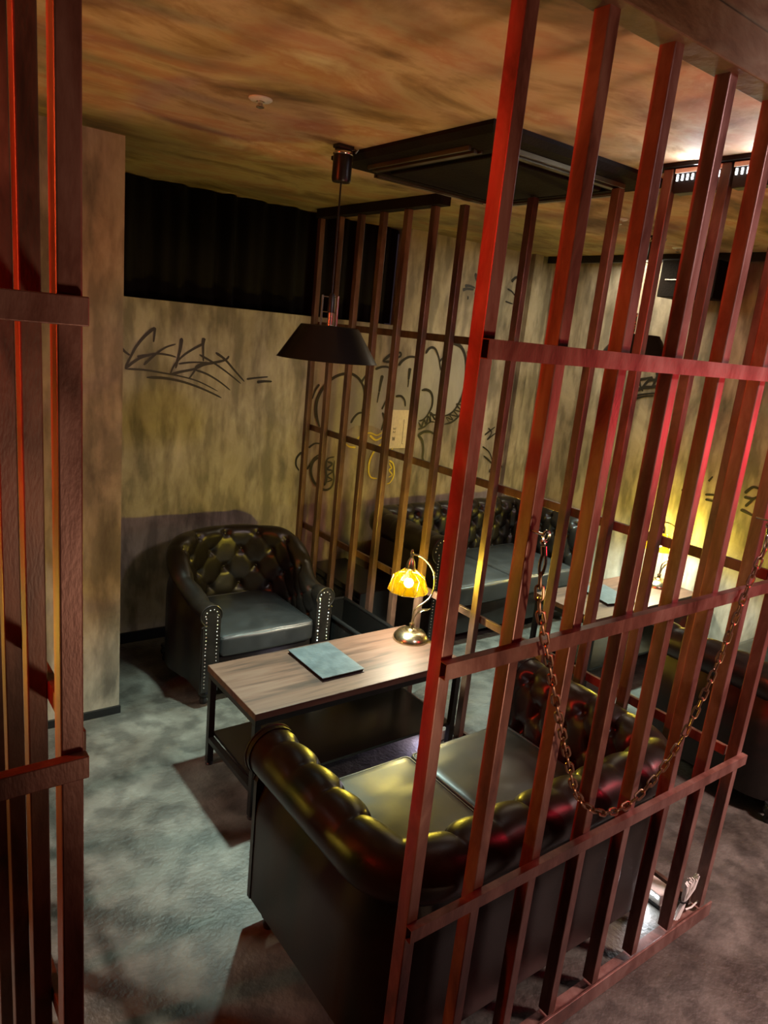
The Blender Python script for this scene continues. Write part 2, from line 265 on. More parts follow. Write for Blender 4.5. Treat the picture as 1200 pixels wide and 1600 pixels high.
ARROW_STROKES = [(0.016,[(2.013,1.092),(1.974,1.137),(1.92,1.132)]),(0.014,[(2.012,1.071),(1.962,1.072),(1.922,1.107)]),(0.014,[(1.993,1.018),(1.958,1.07),(1.921,1.104)]),(0.014,[(2.016,0.994),(1.926,0.975)]),(0.012,[(2.245,1.028),(2.178,1.041),(2.113,1.053)]),(0.012,[(2.238,1.0),(2.17,1.002),(2.114,1.006)]),(0.012,[(2.398,1.014),(2.357,1.069)]),(0.012,[(2.24,1.111),(2.221,1.145)]),(0.012,[(2.141,1.076),(2.119,1.11),(2.093,1.094)]),(0.01,[(2.14,1.17),(2.116,1.165)])]

def ribbon(bm, pts, w, plane, off, taper=True):
    P = [Vector(p) for p in pts]
    if len(P) == 2: P = [P[0], (P[0]+P[1])/2, P[1]]
    fine = []                                   # Catmull-Rom
    for i in range(len(P)-1):
        p0, p1, p2, p3 = P[max(i-1, 0)], P[i], P[i+1], P[min(i+2, len(P)-1)]
        for k in range(6):
            t = k/6; fine.append(.5*((2*p1)+(p2-p0)*t+(2*p0-5*p1+4*p2-p3)*t*t+(3*p1-p0-3*p2+p3)*t**3))
    fine.append(P[-1]); n = len(fine); vs = []
    for i, p in enumerate(fine):
        t = (fine[min(i+1, n-1)]-fine[max(i-1, 0)]).normalized(); s = Vector((-t.y, t.x))
        f = i/(n-1); ww = w*1.25*(1.0-.45*f if taper else 1)*min(1, .35+f*8)*min(1, .4+(1-f)*8)
        for q in (p+s*ww/2, p-s*ww/2):
            co = (q.x, BY-off, q.y) if plane == 'back' else (RX-off, q.x, q.y)
            vs.append(bm.verts.new(co))
    for i in range(n-1): bm.faces.new((vs[2*i], vs[2*i+1], vs[2*i+3], vs[2*i+2]))
def graffiti(name, strokes, mat, plane, parent, label, off=.0025):
    bm = bmesh.new()
    for k, (w, pts) in enumerate(strokes): ribbon(bm, pts, w, plane, off+.00006*k)
    return link(name, bm, mat, parent, label=label)
def fillpoly(name, pts, parent, off=.0012):
    bm = bmesh.new(); bm.faces.new([bm.verts.new((x, BY-off, z)) for x, z in pts])
    return link(name, bm, 'ink_grey', parent, label='pale grey spray fill inside the bubble letters')
graffiti('graffiti_tag', TAG_STROKES, 'ink', 'back', wall_back, 'angular black marker-style tag with underline strokes')
graffiti('graffiti_bubble_letters', BUBBLE_STROKES, 'ink', 'back', wall_back, 'black outlined bubble-letter graffiti with zigzag shadow')
graffiti('graffiti_scribble', YELLOW_STROKES, 'ink_yellow', 'back', wall_back, 'yellow spray outline over the bubble letters', .004)
graffiti('graffiti_burst', BURST_STROKES, 'ink', 'back', wall_back, 'short black burst strokes beside the corner')
graffiti('graffiti_side_tag', SIDE_TAG_STROKES, 'ink', 'side', wall_right, 'black tag high on the right wall')
graffiti('graffiti_arrows', ARROW_STROKES, 'ink', 'side', wall_right, 'grey-black arrow strokes low on the right wall')
BUBBLE_FILL = [(2.298, 1.194), (2.27, 1.258), (2.263, 1.33), (2.279, 1.387), (2.315, 1.444), (2.37, 1.489), (2.432, 1.513), (2.497, 1.516), (2.552, 1.49), (2.603, 1.517), (2.667, 1.553), (2.716, 1.57), (2.791, 1.567), (2.846, 1.584), (2.871, 1.615), (2.916, 1.641), (2.995, 1.641), (3.055, 1.672), (3.076, 1.703), (3.105, 1.714), (3.172, 1.648), (3.211, 1.662), (3.237, 1.729), (3.282, 1.748), (3.342, 1.74), (3.387, 1.7), (3.414, 1.638), (3.426, 1.558), (3.411, 1.395), (3.369, 1.32), (3.32, 1.282), (3.268, 1.269), (3.196, 1.252), (3.093, 1.243), (3.037, 1.203), (2.895, 1.21), (2.836, 1.218), (2.764, 1.172), (2.685, 1.202), (2.557, 1.202), (2.439, 1.142)]
fillpoly('graffiti_fill', BUBBLE_FILL, wall_back)

# ---------------------------------------------------------------- cage panels of welded square tube
RZ = (.595, 1.195, 1.785)      # centre heights of the rails
def cross(name, parent, a, b, mat):           # a square tube with open end
    return link(name, B(a, b, .0025), mat, parent)
PW = .029
# right front panel
t = thing('jail_cage_front', 'reddish brown square-tube cage front in the foreground on the right, hung with a chain', 'bars')
for k in range(8):
    x = .869+.19*k; cross('post', t, (x, .907, .03), (x+PW, .942, 2.36), 'rust')
for z in RZ:
    bm = bmesh.new(); x0, x1 = .868, 2.232
    for a, b in (((x0, .889, z-.0165), (x1, .8905, z+.0165)), ((x0, .9055, z-.0165), (x1, .907, z+.0165)),
                 ((x0, .8905, z+.015), (x1, .9055, z+.0165)), ((x0, .8905, z-.0165), (x1, .9055, z-.015)), ((x1-.002, .8905, z-.015), (x1, .9055, z+.015))):
        box(bm, a, b)
    link('rail', bm, 'rust', t)
bm = bmesh.new(); box(bm, (.84, .886, .002), (2.235, .892, .056), .001); box(bm, (.84, .892, .002), (2.235, .945, .008))
link('bottom_rail', bm, 'rust', t)
link('top_beam', B((.233, .885, 2.352), (2.6, .95, 2.435), .003), 'fascia', t, label='mottled rusty header beam')
# left front panel
t = thing('jail_cage_front', 'dark brown square-tube cage front cut off by the left edge of the photo', 'bars')
for k in range(3):
    x = .203-.19*k; cross('post', t, (x, .907, .03), (x+PW, .942, 2.45), 'rust')
for z in RZ:
    link('rail', B((-.36, .889, z-.0165), (.2345, .906, z+.0165), .0015), 'rust', t)
bm = bmesh.new(); box(bm, (-.36, .886, .002), (.235, .892, .056), .001); box(bm, (-.36, .892, .002), (.235, .945, .008)); link('bottom_rail', bm, 'rust', t)
# side fences
def fence(label, x, ks, mat, side, beams):
    t = thing('jail_cage_fence', label, 'bars')
    for k in ks:
        y = .936+.196*k; top = 2.345 if (side > 0 and 1.64 < y < 2.64) else (2.385 if side > 0 and y < 1.64 else 2.352)
        cross('post', t, (x-.0145, y-.012, .0), (x+.0145, y+.023, top), mat)
    y0, y1 = .953, (.936+.196*ks[-1]+.023)
    for z in RZ:
        xa = x+side*.0146; xb = x+side*.0296
        link('rail', B((min(xa, xb), y0, z-.0165), (max(xa, xb), y1, z+.0165), .0015), mat, t)
    link('bottom_rail', B((x+side*.0146 if side > 0 else x-.03, y0, .001), (x+.03 if side > 0 else x-.0146, y1, .03), .0015), mat, t)
    for a, b, zb_ in beams: link('top_beam', B((x-.03, a, zb_), (x+.03, b, 2.399), .002), 'grille', t)
fence('brown barred fence dividing the two booths, running back from the cage corner', 2.2, range(1, 15), 'rust_dark', 1, ((.953, 1.62, 2.386), (2.64, 3.695, 2.353)))
fence('dark barred fence receding behind the cage front at the left edge', .2175, range(1, 11), 'rust_dark', 1, ((.953, 2.93, 2.353),))

# ---------------------------------------------------------------- button-tufted leather seating
def tufted(name, label, cat, loc, rot, w, bk, f, H, R, Hf=None, rc=.06, seat=.40, nc=2, base=.27, du0=.125, dv=.105, studs=1, depth=.038, group=None, lip=.03, flare=0):
    t = thing(name, label, cat, loc, group); t.rotation_euler = (0, 0, rot)
    Hf = Hf or H; zb = .085; zc = H-R; out = 2*R-lip
    # inner path, from the left arm front round the back to the right arm front
    segs = [('l', Vector((-w, f)), Vector((-w, bk+rc))), ('a', Vector((-w+rc, bk+rc)), PI, 1.5*PI),
            ('l', Vector((-w+rc, bk)), Vector((w-rc, bk))), ('a', Vector((w-rc, bk+rc)), 1.5*PI, 2*PI), ('l', Vector((w, bk+rc)), Vector((w, f)))]
    # corner arcs counted at a mid radius so that the roll keeps its columns
    lens = [(s[2]-s[1]).length if s[0] == 'l' else (rc+R*.6)*PI/2 for s in segs]; Lt = sum(lens)
    def path(u):
        for s, l in zip(segs, lens):
            if u <= l or s is segs[-1]:
                k = min(1, u/l) if l > 1e-6 else 0
                if s[0] == 'l':
                    d = (s[2]-s[1])
                    if d.length < 1e-6: d = Vector((1, 0))
                    d.normalize()
                    return s[1]+(s[2]-s[1])*k, Vector((d.y, -d.x))
                a = s[2]+(s[3]-s[2])*k; nrm = Vector((math.cos(a), math.sin(a)))
                return s[1]+nrm*rc, nrm
            u -= l
    lh = lens[0]
    def Ht(u):
        m = min(u, Lt-u); return Hf+(H-Hf)*sm((m-lh*.35)/(Lt/2-lh*.35)*1.6) if H != Hf else H
    z0 = base-.03; Ls = zc-z0; arc = math.radians(258); La = R*arc
    e = math.radians(180)-arc; pe = (R+R*math.cos(e), zc+R*math.sin(e)); Lo = pe[1]-zb; LT = Ls+La+Lo
    def prof(s):           # -> d, z, normal(d, z)
        if s < Ls: return 0, z0+s, (-1, 0)
        if s < Ls+La:
            a = PI-(s-Ls)/R; return R+R*math.cos(a), zc+R*math.sin(a), (math.cos(a), math.sin(a))
        k = (s-Ls-La)/Lo; d = pe[0]+(out-pe[0])*sm(k*4); return d, pe[1]-Lo*k, (1, 0)
    s_top = Ls+R*math.radians(26); ncol = max(3, round(Lt/du0)); du = Lt/ncol
    vmax = (R*math.radians(165))/dv
    def P(u, s, disp=True, extra=0):
        q, nrm = path(u); d, z, n = prof(s); D = 0
        if disp:
            U = u/du+.5; v = (s-s_top)/dv
            if v <= 0:
                a, b = U+v/2, U-v/2
                p = (abs(math.sin(PI*a))*abs(math.sin(PI*b)))**.26
                fa = a-round(a); fb = b-round(b)
                D = -depth*.42*(1-p)-depth*.75*math.exp(-((fa*fa+fb*fb)*(du/.026)**2))+depth*.12*(1-((fa*fa+fb*fb)))
                D *= sm((s+.02)/.06)
            else:
                fu = U-round(U); p = abs(math.sin(PI*U))**.45
                D = (-depth*.42*(1-p)*(1-sm(v/(vmax*1.1)))**1.5 - depth*.75*math.exp(-((fu*du/.022)**2+(v*dv/.022)**2))) + depth*.1*(1-sm(v))
            m = min(u, Lt-u); D *= sm(m/.035)
        D += extra
        d += n[0]*D; z += n[1]*D
        h = Ht(u)
        if h != H: z += (h-H)*max(0, min(1, (z-zb)/(zc-zb)))
        wv = .0
        fl = 1+flare*sm((f-.12-q.y)/.28)*(1-.6*sm((q.y-bk)/-1))
        return Vector(((q.x+nrm.x*d)*fl, q.y+nrm.y*d, z))
    NU = int(Lt/.007); NS = 26+int(La/.006)+int(Ls/.0075)
    ss = []
    n1 = int(Ls/.0075); n2 = int(La/.006)
    ss += [Ls*i/n1 for i in range(n1)]+[Ls+La*i/n2 for i in range(n2)]+[Ls+La+Lo*(i/10) for i in range(11)]
    bm = bmesh.new()
    g = [[bm.verts.new(P(Lt*i/NU, s)) for s in ss] for i in range(NU+1)]
    for i in range(NU):
        for j in range(len(ss)-1): bm.faces.new((g[i][j], g[i+1][j], g[i+1][j+1], g[i][j+1]))
    for i, rv in ((0, 0), (NU, 1)):
        bm.faces.new(g[i])
    link('tufted_shell', bm, 'leather', t, smooth=True)
    # buttons
    bme = None
    for r_ in range(0, 9):
        v = -r_
        s = s_top+v*dv
        if s < .10: break
        for c in range(-1, ncol+2):
            u = (c+.5 if r_ % 2 == 0 else c)*du - (0 if True else 0)
            uu = u-.5*du if r_ % 2 == 0 else u-.5*du
            # lattice: U = u/du + .5 must be integer on even rows, half-integer on odd rows
            uu = (c-.5)*du if r_ % 2 == 0 else c*du
            if uu < .03 or uu > Lt-.03: continue
            p = P(uu, s, True, .004); q2 = P(uu, s, False); q3 = P(uu, s, False, .01); n = (q3-q2).normalized()
            if bme is None:
                b2 = bmesh.new(); bmesh.ops.create_uvsphere(b2, u_segments=10, v_segments=6, radius=.009)
                for vv in b2.verts: vv.co.z *= .55
                o = link('button', b2, 'leather', t, smooth=True); bme = o.data
            else:
                o = bpy.data.objects.new('button', bme); col.objects.link(o); o.parent = t
            o.location = p; o.rotation_euler = n.to_track_quat('Z', 'Y').to_euler()
    # arm fronts with nailheads
    for sgn in (-1, 1):
        h = Hf; zc_ = h-R; pts = []
        for i in range(25):
            a = math.radians(200-258*i/24+0); pts.append((R+(R+.004)*math.cos(a), zc_+(R+.004)*math.sin(a)))
        pts += [(out+.003, zc_-R*1.15), (out+.003, zb), (.0, zb), (.0, zc_-R*.5)]
        bm = bmesh.new(); fr = [bm.verts.new((sgn*(w+d), f+.016, z)) for d, z in pts]; bk_ = [bm.verts.new((sgn*(w+d), f-.006, z)) for d, z in pts]
        ff = bm.faces.new(fr); bm.faces.new(bk_); k = len(pts)
        for i in range(k): bm.faces.new((fr[i], fr[(i+1) % k], bk_[(i+1) % k], bk_[i]))
        bmesh.ops.bevel(bm, geom=[ed for ed in ff.edges], offset=.005, segments=2, affect='EDGES')
        ap = link('arm_front', bm, 'leather', t)
        bm = bmesh.new(); line = []
        rr = R-.017
        xl, xr = (.017, out-.017)
        z = zb+.03
        while z < zc_-.01: line += [(xl, z), (xr, z)]; z += .018
        na = max(5, int(rr*PI/.018))
        for i in range(na+1):
            a = PI*i/na; line.append((R-.002+rr*math.cos(a), zc_+rr*math.sin(a)))
        for d, z in line:
            m4 = Matrix.Translation((sgn*(w+d), f+.017, z)) @ Matrix.Rotation(-PI/2, 4, 'X') @ Matrix.Diagonal((1, 1, .55, 1))
            bmesh.ops.create_uvsphere(bm, u_segments=6, v_segments=4, radius=.0044, matrix=m4)
        link('nailhead_trim', bm, 'stud', ap, smooth=True)
        bm = bmesh.new(); tube(bm, [(sgn*(w+d), f+.014, z) for d, z in pts[:26]], .0035, 6); link('piping', bm, 'leather', ap, smooth=True)
    # seat base, cushions
    link('seat_base', B((-w+.002, bk+.01, zb), (w-.002, f-.012, base-.002), .012), 'leather', t, smooth=True)
    cw = (2*w-.006)/nc
    for i in range(nc):
        x0 = -w+.003+cw*i; cen = Vector((x0+cw/2, (bk+.02+f+.012)/2, (base+seat)/2)); hd = Vector((cw/2-.001, (f+.012-bk-.02)/2, (seat-base)/2)); r0 = .022
        bm = bmesh.new(); bmesh.ops.create_cube(bm, size=2); bmesh.ops.subdivide_edges(bm, edges=bm.edges[:], cuts=22, use_grid_fill=True)
        for v in bm.verts:
            p = Vector([v.co[k]*hd[k] for k in range(3)]); core = Vector([max(-(hd[k]-r0), min(hd[k]-r0, p[k])) for k in range(3)])
            dd = p-core; q = core+(dd.normalized()*r0 if dd.length > 1e-7 else Vector())
            fx, fy = v.co.x, v.co.y
            puff = .014*(1-fx*fx)*(1-fy*fy) if v.co.z > .2 else 0
            wr = noise.noise(Vector((q.x*9+i*7, q.y*22, 1)))*.0045*(max(0, 1-abs(fx)))**.3 if v.co.z > .2 else 0
            q.z += puff+wr; q.y += .008*(1-fx*fx)*(1 if fy > .8 else 0)
            v.co = cen+q
        cu_ = link('seat_cushion', bm, 'cushion', t, smooth=True)
        bm = bmesh.new(); a_, b_ = hd.x-.006, hd.y-.006; pts = []
        for cx, cy, a0 in ((a_-.02, b_-.02, 0), (-a_+.02, b_-.02, 90), (-a_+.02, -b_+.02, 180), (a_-.02, -b_+.02, 270)):
            for k in range(6):
                a = math.radians(a0+90*k/5); pts.append(cen+Vector((cx+.02*math.cos(a), cy+.02*math.sin(a), hd.z-.006)))
        tube(bm, pts, .0042, 6, closed=True); link('piping', bm, 'cushion', cu_, smooth=True)
    # turned legs
    lx = w+out-.045; 
    for sx, ly in ((-1, f-.05), (1, f-.05), (-1, max(bk-out+.05, .05) if rc < w else bk+.06), (1, max(bk-out+.05, .05) if rc < w else bk+.06)):
        xx = sx*lx if (rc < w or ly > bk+w) else sx*w*.62
        bm = bmesh.new(); lathe(bm, [(.024, .088), (.026, .08), (.018, .072), (.027, .055), (.024, .04), (.014, .028), (.019, .014), (.017, 0)], (xx, ly, 0), 16); link('leg', bm, 'black', t, smooth=True)
    return t
s1 = tufted('chesterfield_sofa', 'black tufted leather two-seat sofa in the foreground with its back to the cage front', 'sofa', (1.485, .95, 0), 0,
            .465, .16, .69, .65, .075)
dup(s1, (3.485, .95, 0), 'black tufted leather sofa mostly hidden behind the bars at the right edge')
tufted('chesterfield_sofa', 'black tufted leather sofa against the back wall behind the dividing fence, facing forward', 'sofa', (3.28, 3.64, 0), PI,
       .56, .19, .78, .72, .08, du0=.115, dv=.095)
tufted('tub_armchair', 'black tufted leather tub armchair with nailhead arm fronts beside the table', 'armchair', (1.585, 3.50, 0), PI,
       .256, .115, .63, .71, .047, Hf=.515, rc=.2555, seat=.352, nc=1, base=.245, du0=.165, dv=.098, depth=.026, lip=.006, flare=.16)

# ---------------------------------------------------------------- low tables
def table(loc, label):
    t = thing('low_table', label, 'table', loc, None)
    W, D, Ht = 1.0, .42, .44
    link('tabletop', B((-W/2, -D/2, Ht-.028), (W/2, D/2, Ht), .002), 'wood', t)
    bm = bmesh.new()
    for y in (-D/2+.004, D/2-.026): box(bm, (-W/2+.004, y, Ht-.052), (W/2-.004, y+.022, Ht-.0285))
    for x in (-W/2+.004, W/2-.026): box(bm, (x, -D/2+.026, Ht-.052), (x+.022, D/2-.026, Ht-.0285))
    link('frame', bm, 'black', t)
    for sx in (-1, 1):
        for sy in (-1, 1):
            cx, cy = sx*(W/2-.016), sy*(D/2-.016)
            lg = link('leg', B((cx-.0125, cy-.0125, .012), (cx+.0125, cy+.0125, Ht-.0525), .001), 'black', t)
            bm = bmesh.new(); lathe(bm, [(.014, 0), (.015, .004), (.009, .012)], (cx, cy, 0), 12); link('levelling_foot', bm, 'black', lg)
    for x in (-W/2+.004, W/2-.026): link('stretcher', B((x, -D/2+.029, .107), (x+.022, D/2-.029, .129)), 'black', t)
    link('shelf', B((-W/2+.03, -D/2+.012, .130), (W/2-.03, D/2-.012, .143), .001), 'gloss', t)
    return t
tb = table((1.602, 2.26, 0), 'wood-topped black metal table with the slate folder, in front of the tub armchair')
dup(tb, (3.60, 2.33, 0), 'wood-topped black metal table seen through the bars beside the right wall')
dup(tb, (-.36, 2.28, 0), 'wood-topped black metal table in the booth hidden beyond the left fence')

def folder(loc, rz, label):
    t = thing('menu_folder', label, 'folder', loc); t.rotation_euler = (0, 0, rz)
    link('back_cover', B((-.1, -.14, 0), (.1, .14, .003), .001), 'slate', t); link('pages', B((-.096, -.136, .003), (.096, .136, .013)), 'grille', t)
    link('front_cover', B((-.1, -.14, .013), (.1, .14, .017), .001), 'slate', t)
    return t
folder((1.54, 2.29, .4405), 0, 'dark slate-coloured folder lying on the table nearest the tub armchair')
folder((3.46, 2.33, .4405), -.25, 'dark folder lying on the far table behind the bars')

# ---------------------------------------------------------------- amber table lamps
def lamp(loc, label):
    t = thing('table_lamp', label, 'lamp', loc)
    ex = Vector((.79, -.61, 0)); at = lambda a, z: ex*a+Vector((0, 0, z))
    bm = bmesh.new(); lathe(bm, [(.082, 0), (.082, .004), (.077, .018), (.062, .036), (.038, .045), (.026, .045), (.022, .050), (.012, .054), (.010, .066), (.013, .070), (.011, .076)], (0, 0, 0), 40); link('base', bm, 'brass', t, smooth=True)
    ctl = [at(0, .07), at(.0, .10), at(.004, .138), at(.022, .162), at(.051, .188), at(.070, .215), at(.079, .25), at(.079, .29), at(.070, .33), at(.050, .362), at(.022, .388), at(-.012, .402), at(-.036, .400)]
    pts = []
    for i in range(len(ctl)-1):
        p0, p1, p2, p3 = ctl[max(i-1, 0)], ctl[i], ctl[i+1], ctl[min(i+2, len(ctl)-1)]
        for k in range(5):
            u = k/5; pts.append(.5*((2*p1)+(p2-p0)*u+(2*p0-5*p1+4*p2-p3)*u*u+(3*p1-p0-3*p2+p3)*u**3))
    pts.append(ctl[-1])
    bm = bmesh.new(); tube(bm, pts, .0042, 10); link('curved_arm', bm, 'brass', t, smooth=True)
    bm = bmesh.new()      # leaf
    lp = [at(.003, .08), at(.008, .11), at(.02, .132), at(.04, .146), at(.062, .15), at(.076, .158)]
    wd = [.003, .006, .012, .014, .010, .003]; sv = ex.cross(Vector((0, 0, 1))); L_ = []
    for p, w_ in zip(lp, wd): L_.append((bm.verts.new(p-sv*w_), bm.verts.new(p-Vector((0, 0, .004))), bm.verts.new(p+sv*w_)))
    for a, c in zip(L_, L_[1:]):
        bm.faces.new((a[0], a[1], c[1], c[0])); bm.faces.new((a[1], a[2], c[2], c[1]))
    lf = link('leaf', bm, 'brass', t, smooth=True); s_ = lf.modifiers.new('t', 'SOLIDIFY'); s_.thickness = .0015
    cx = at(-.036, 0)
    bm = bmesh.new(); lathe(bm, [(.004, .425), (.008, .412), (.009, .402), (.006, .392), (.008, .384), (.016, .372), (.021, .352), (.022, .338), (.017, .336)], cx, 20); link('cap', bm, 'brass', t, smooth=True)
    prof = [(.022, .336), (.072, .297), (.092, .234)]; ns = 10; bm = bmesh.new(); rings = []
    for k_, (r, z) in enumerate(prof):
        off = .5 if k_ == 1 else 0
        rings.append([Vector((cx.x+r*math.cos(2*PI*(k+off)/ns), cx.y+r*math.sin(2*PI*(k+off)/ns), z)) for k in range(ns)])
    V = [[bm.verts.new(p) for p in rg] for rg in rings]
    lead = bmesh.new()
    for a in range(2):
        for k in range(ns):
            k2 = (k+1) % ns
            if a == 0: tris = ((V[0][k], V[0][k2], V[1][k]), (V[0][k2], V[1][k2], V[1][k]))
            else: tris = ((V[1][k], V[1][k2], V[2][k2]), (V[1][k], V[2][k2], V[2][k]))
            for tr_ in tris: bm.faces.new(tr_)
    eds = {tuple(sorted((e.verts[0].index, e.verts[1].index))) for e in (bm.verts.index_update() or bm.edges)}
    bm.verts.ensure_lookup_table()
    for a, b_ in eds:
        p, q = bm.verts[a].co.copy(), bm.verts[b_].co.copy(); o_ = Vector((cx.x, cx.y, .27)); ofs = lambda v: v+(v-o_).normalized()*.0006
        tube(lead, [ofs(p), ofs(q)], .0009, 5)
    sh = link('shade', bm, 'amber', t); link('leading', lead, 'brass', sh)
    bm = bmesh.new(); bmesh.ops.create_uvsphere(bm, u_segments=20, v_segments=12, radius=.021, matrix=Matrix.Translation((cx.x, cx.y, .268))); link('bulb', bm, 'bulb', t, smooth=True)
    bm = bmesh.new(); lathe(bm, [(.012, .336), (.012, .292), (.009, .288)], cx, 14); link('socket', bm, 'brass', t)
    return t
lamp((2.025, 2.334, .4405), 'brass gooseneck lamp with glowing amber glass shade on the table beside the tub armchair')
l2 = lamp((3.966, 2.325, .4405), 'brass gooseneck lamp with amber shade on the far table in front of the yellow-lit wall')
dup(l2, (-.74, 2.38, .4405), 'brass gooseneck lamp with amber shade in the booth beyond the left fence')

# ---------------------------------------------------------------- black pendants
def pendant(loc, label, up=0):      # up: how much shorter the cord is
    t = thing('pendant_lamp', label, 'pendant lamp', loc)      # origin at the ceiling
    bm = bmesh.new(); box(bm, (-.032, -.02, -.012), (.032, .02, 0), .002); box(bm, (-.026, -.014, -.022), (.026, .014, -.012)); link('ceiling_bracket', bm, 'black', t)
    bm = bmesh.new(); tube(bm, [(.028, -.026, -.008), (.034, -.04, -.014), (.03, -.03, -.022)], .004, 8); link('hook', bm, 'chrome', t)
    bm = bmesh.new(); lathe(bm, [(.034, -.022), (.036, -.026), (.036, -.030), (.034, -.032)], (0, 0, 0), 28); link('collar', bm, 'chrome', t, smooth=True)
    bm = bmesh.new(); lathe(bm, [(.034, -.032), (.034, -.11), (.031, -.119), (.0, -.119)], (0, 0, 0), 28, False); link('canopy', bm, 'shade', t, smooth=True)
    bm = bmesh.new(); tube(bm, [(0, 0, -.118), (0, 0, up-.50)], .0032, 8); link('cord', bm, 'black', t)
    bm = bmesh.new(); lathe(bm, [(.006, up-.494), (.012, up-.502), (.013, up-.56), (.013, up-.562)], (0, 0, 0), 20); link('socket', bm, 'black', t, smooth=True)
    bm = bmesh.new(); lathe(bm, [(.010, up-.56), (.010, up-.612)], (0, 0, 0), 16); link('socket_sleeve', bm, 'chrome', t, smooth=True)
    for a in (25, 145, 265):
        a = math.radians(a+15); x, y = .034*math.cos(a), .034*math.sin(a); bm = bmesh.new(); tube(bm, [(x, y, up-.503), (x, y, up-.612)], .0042, 8)
        r_ = link('support_rod', bm, 'chrome', t, smooth=True)
        bm = bmesh.new(); tube(bm, [(x, y, up-.508), (x*.3, y*.3, up-.508)], .0018, 6); tube(bm, [(x, y, up-.562), (x*.36, y*.36, up-.562)], .0015, 6); link('crossbar', bm, 'chrome', r_)
    bm = bmesh.new(); lathe(bm, [(.0, up-.608), (.104, up-.610), (.108, up-.614), (.185, up-.731), (.187, up-.733), (.182, up-.731), (.104, up-.618), (.0, up-.616)], (0, 0, 0), 64, False); link('shade', bm, 'shade', t, smooth=True)
    bm = bmesh.new(); bmesh.ops.create_uvsphere(bm, u_segments=16, v_segments=10, radius=.020, matrix=Matrix.Translation((0, 0, up-.634))); link('bulb', bm, 'coolbulb', t, smooth=True)
    return t
pd = pendant((*PEND[0], CZ), 'black conical pendant lamp hanging on a cord above the near table')
pendant((*PEND[1], CZ), 'black conical pendant lamp hanging in the far booth, half hidden by the bars', .115)
dup(pd, (*PEND[2], CZ), 'black conical pendant lamp hanging in the booth beyond the left fence')

# ---------------------------------------------------------------- ceiling cassette
t = thing('ceiling_air_conditioner', 'dark square air-conditioning cassette set in the mottled ceiling', 'air conditioner', (1.955, 2.09, CZ))
h = .43
bm = bmesh.new(); prof = [(h, 0), (h, -.012), (h-.02, -.028), (h-.10, -.046), (h-.135, -.046), (h-.135, -.03)]
rings = [[bm.verts.new((sx*r, sy*r, z)) for sx, sy in ((-1, -1), (1, -1), (1, 1), (-1, 1))] for r, z in prof]
for a, c in zip(rings, rings[1:]):
    for k in range(4): bm.faces.new((a[k], a[(k+1) % 4], c[(k+1) % 4], c[k]))
bm.faces.new(rings[0]); bm.faces.new(rings[-1]); link('housing', bm, 'grille', t)
for k in range(4):
    bm = bmesh.new(); box(bm, (-.27, -.372, -.050), (.27, -.362, -.034)); box(bm, (-.27, -.350, -.054), (.27, -.334, -.038)); box(bm, (-.28, -.33, -.052), (.28, -.322, -.03))
    bmesh.ops.rotate(bm, verts=bm.verts[:], cent=(0, 0, 0), matrix=Matrix.Rotation(k*PI/2, 3, 'Z')); link('louvre', bm, 'olive_metal', t)
bm = bmesh.new(); box(bm, (-.27, -.27, -.050), (.27, .27, -.032), .004)
link('intake_panel', bm, 'grille', t)

# LED floods hung under the ceiling next to the dividing fence
for i, y in enumerate((1.425, 1.229)):
    t = thing('led_floodlight', ['white LED floodlight under the ceiling, left one of the pair behind the cage bars', 'white LED floodlight under the ceiling, right one of the pair behind the cage bars'][i], 'floodlight', (2.2, y, 2.355), 'LED floodlights under the ceiling')
    link('housing', B((-.012, -.078, -.045), (.03, .078, .028), .003), 'black', t)
    link('bracket', B((-.016, -.079, .014), (-.012, .079, .028), .001), 'white', t)
    link('screw', B((-.020, -.074, .017), (-.016, -.068, .023), .001), 'chrome', t)
    bm = bmesh.new()
    for k in range(9): box(bm, (-.015, -.074+k*.0175, -.008), (-.012, -.069+k*.0175, .010))
    link('led_row', bm, 'led', t)
    light('flood_light', 'AREA', (2.17, y, 2.352), .4, (.85, .93, 1), .02, (1.6, y, 2.45), size_y=.15)

# floor spots along the fence
def fspot(loc, rz, label, mat, n):
    t = thing('floor_spotlight', label, 'spotlight', loc); t.rotation_euler = (0, 0, rz)
    link('housing', B((-.035, -.05, 0), (.035, .05, .05), .003), 'white', t)
    bm = bmesh.new(); box(bm, (-.04, -.055, 0), (-.0355, .055, .012)); link('bracket', bm, 'black', t)
    bm = bmesh.new()
    for k in range(n): box(bm, (-.038, -.042+k*.018, .034), (-.0352, -.032+k*.018, .042))
    link('led_row', bm, mat, t)
    return t
fspot((2.14, 1.045, 0), 0, 'small white LED spotlight on the floor inside the cage corner', 'led', 5)
light('floor_spot_light', 'AREA', (2.09, 1.045, .045), .45, (.9, .95, 1), .04, (1.6, .98, .0))
fspot((2.125, 2.185, 0), 0, 'small LED spotlight on the floor by the fence behind the sofa seat', 'violetled', 2)
fspot((2.10, 2.56, 0), 0, 'small violet-glowing LED spotlight on the floor just beyond the table', 'violetled', 2)
light('floor_spot_light', 'AREA', (2.06, 2.185, .045), .35, (.8, .7, 1), .03, (1.5, 2.1, 0))

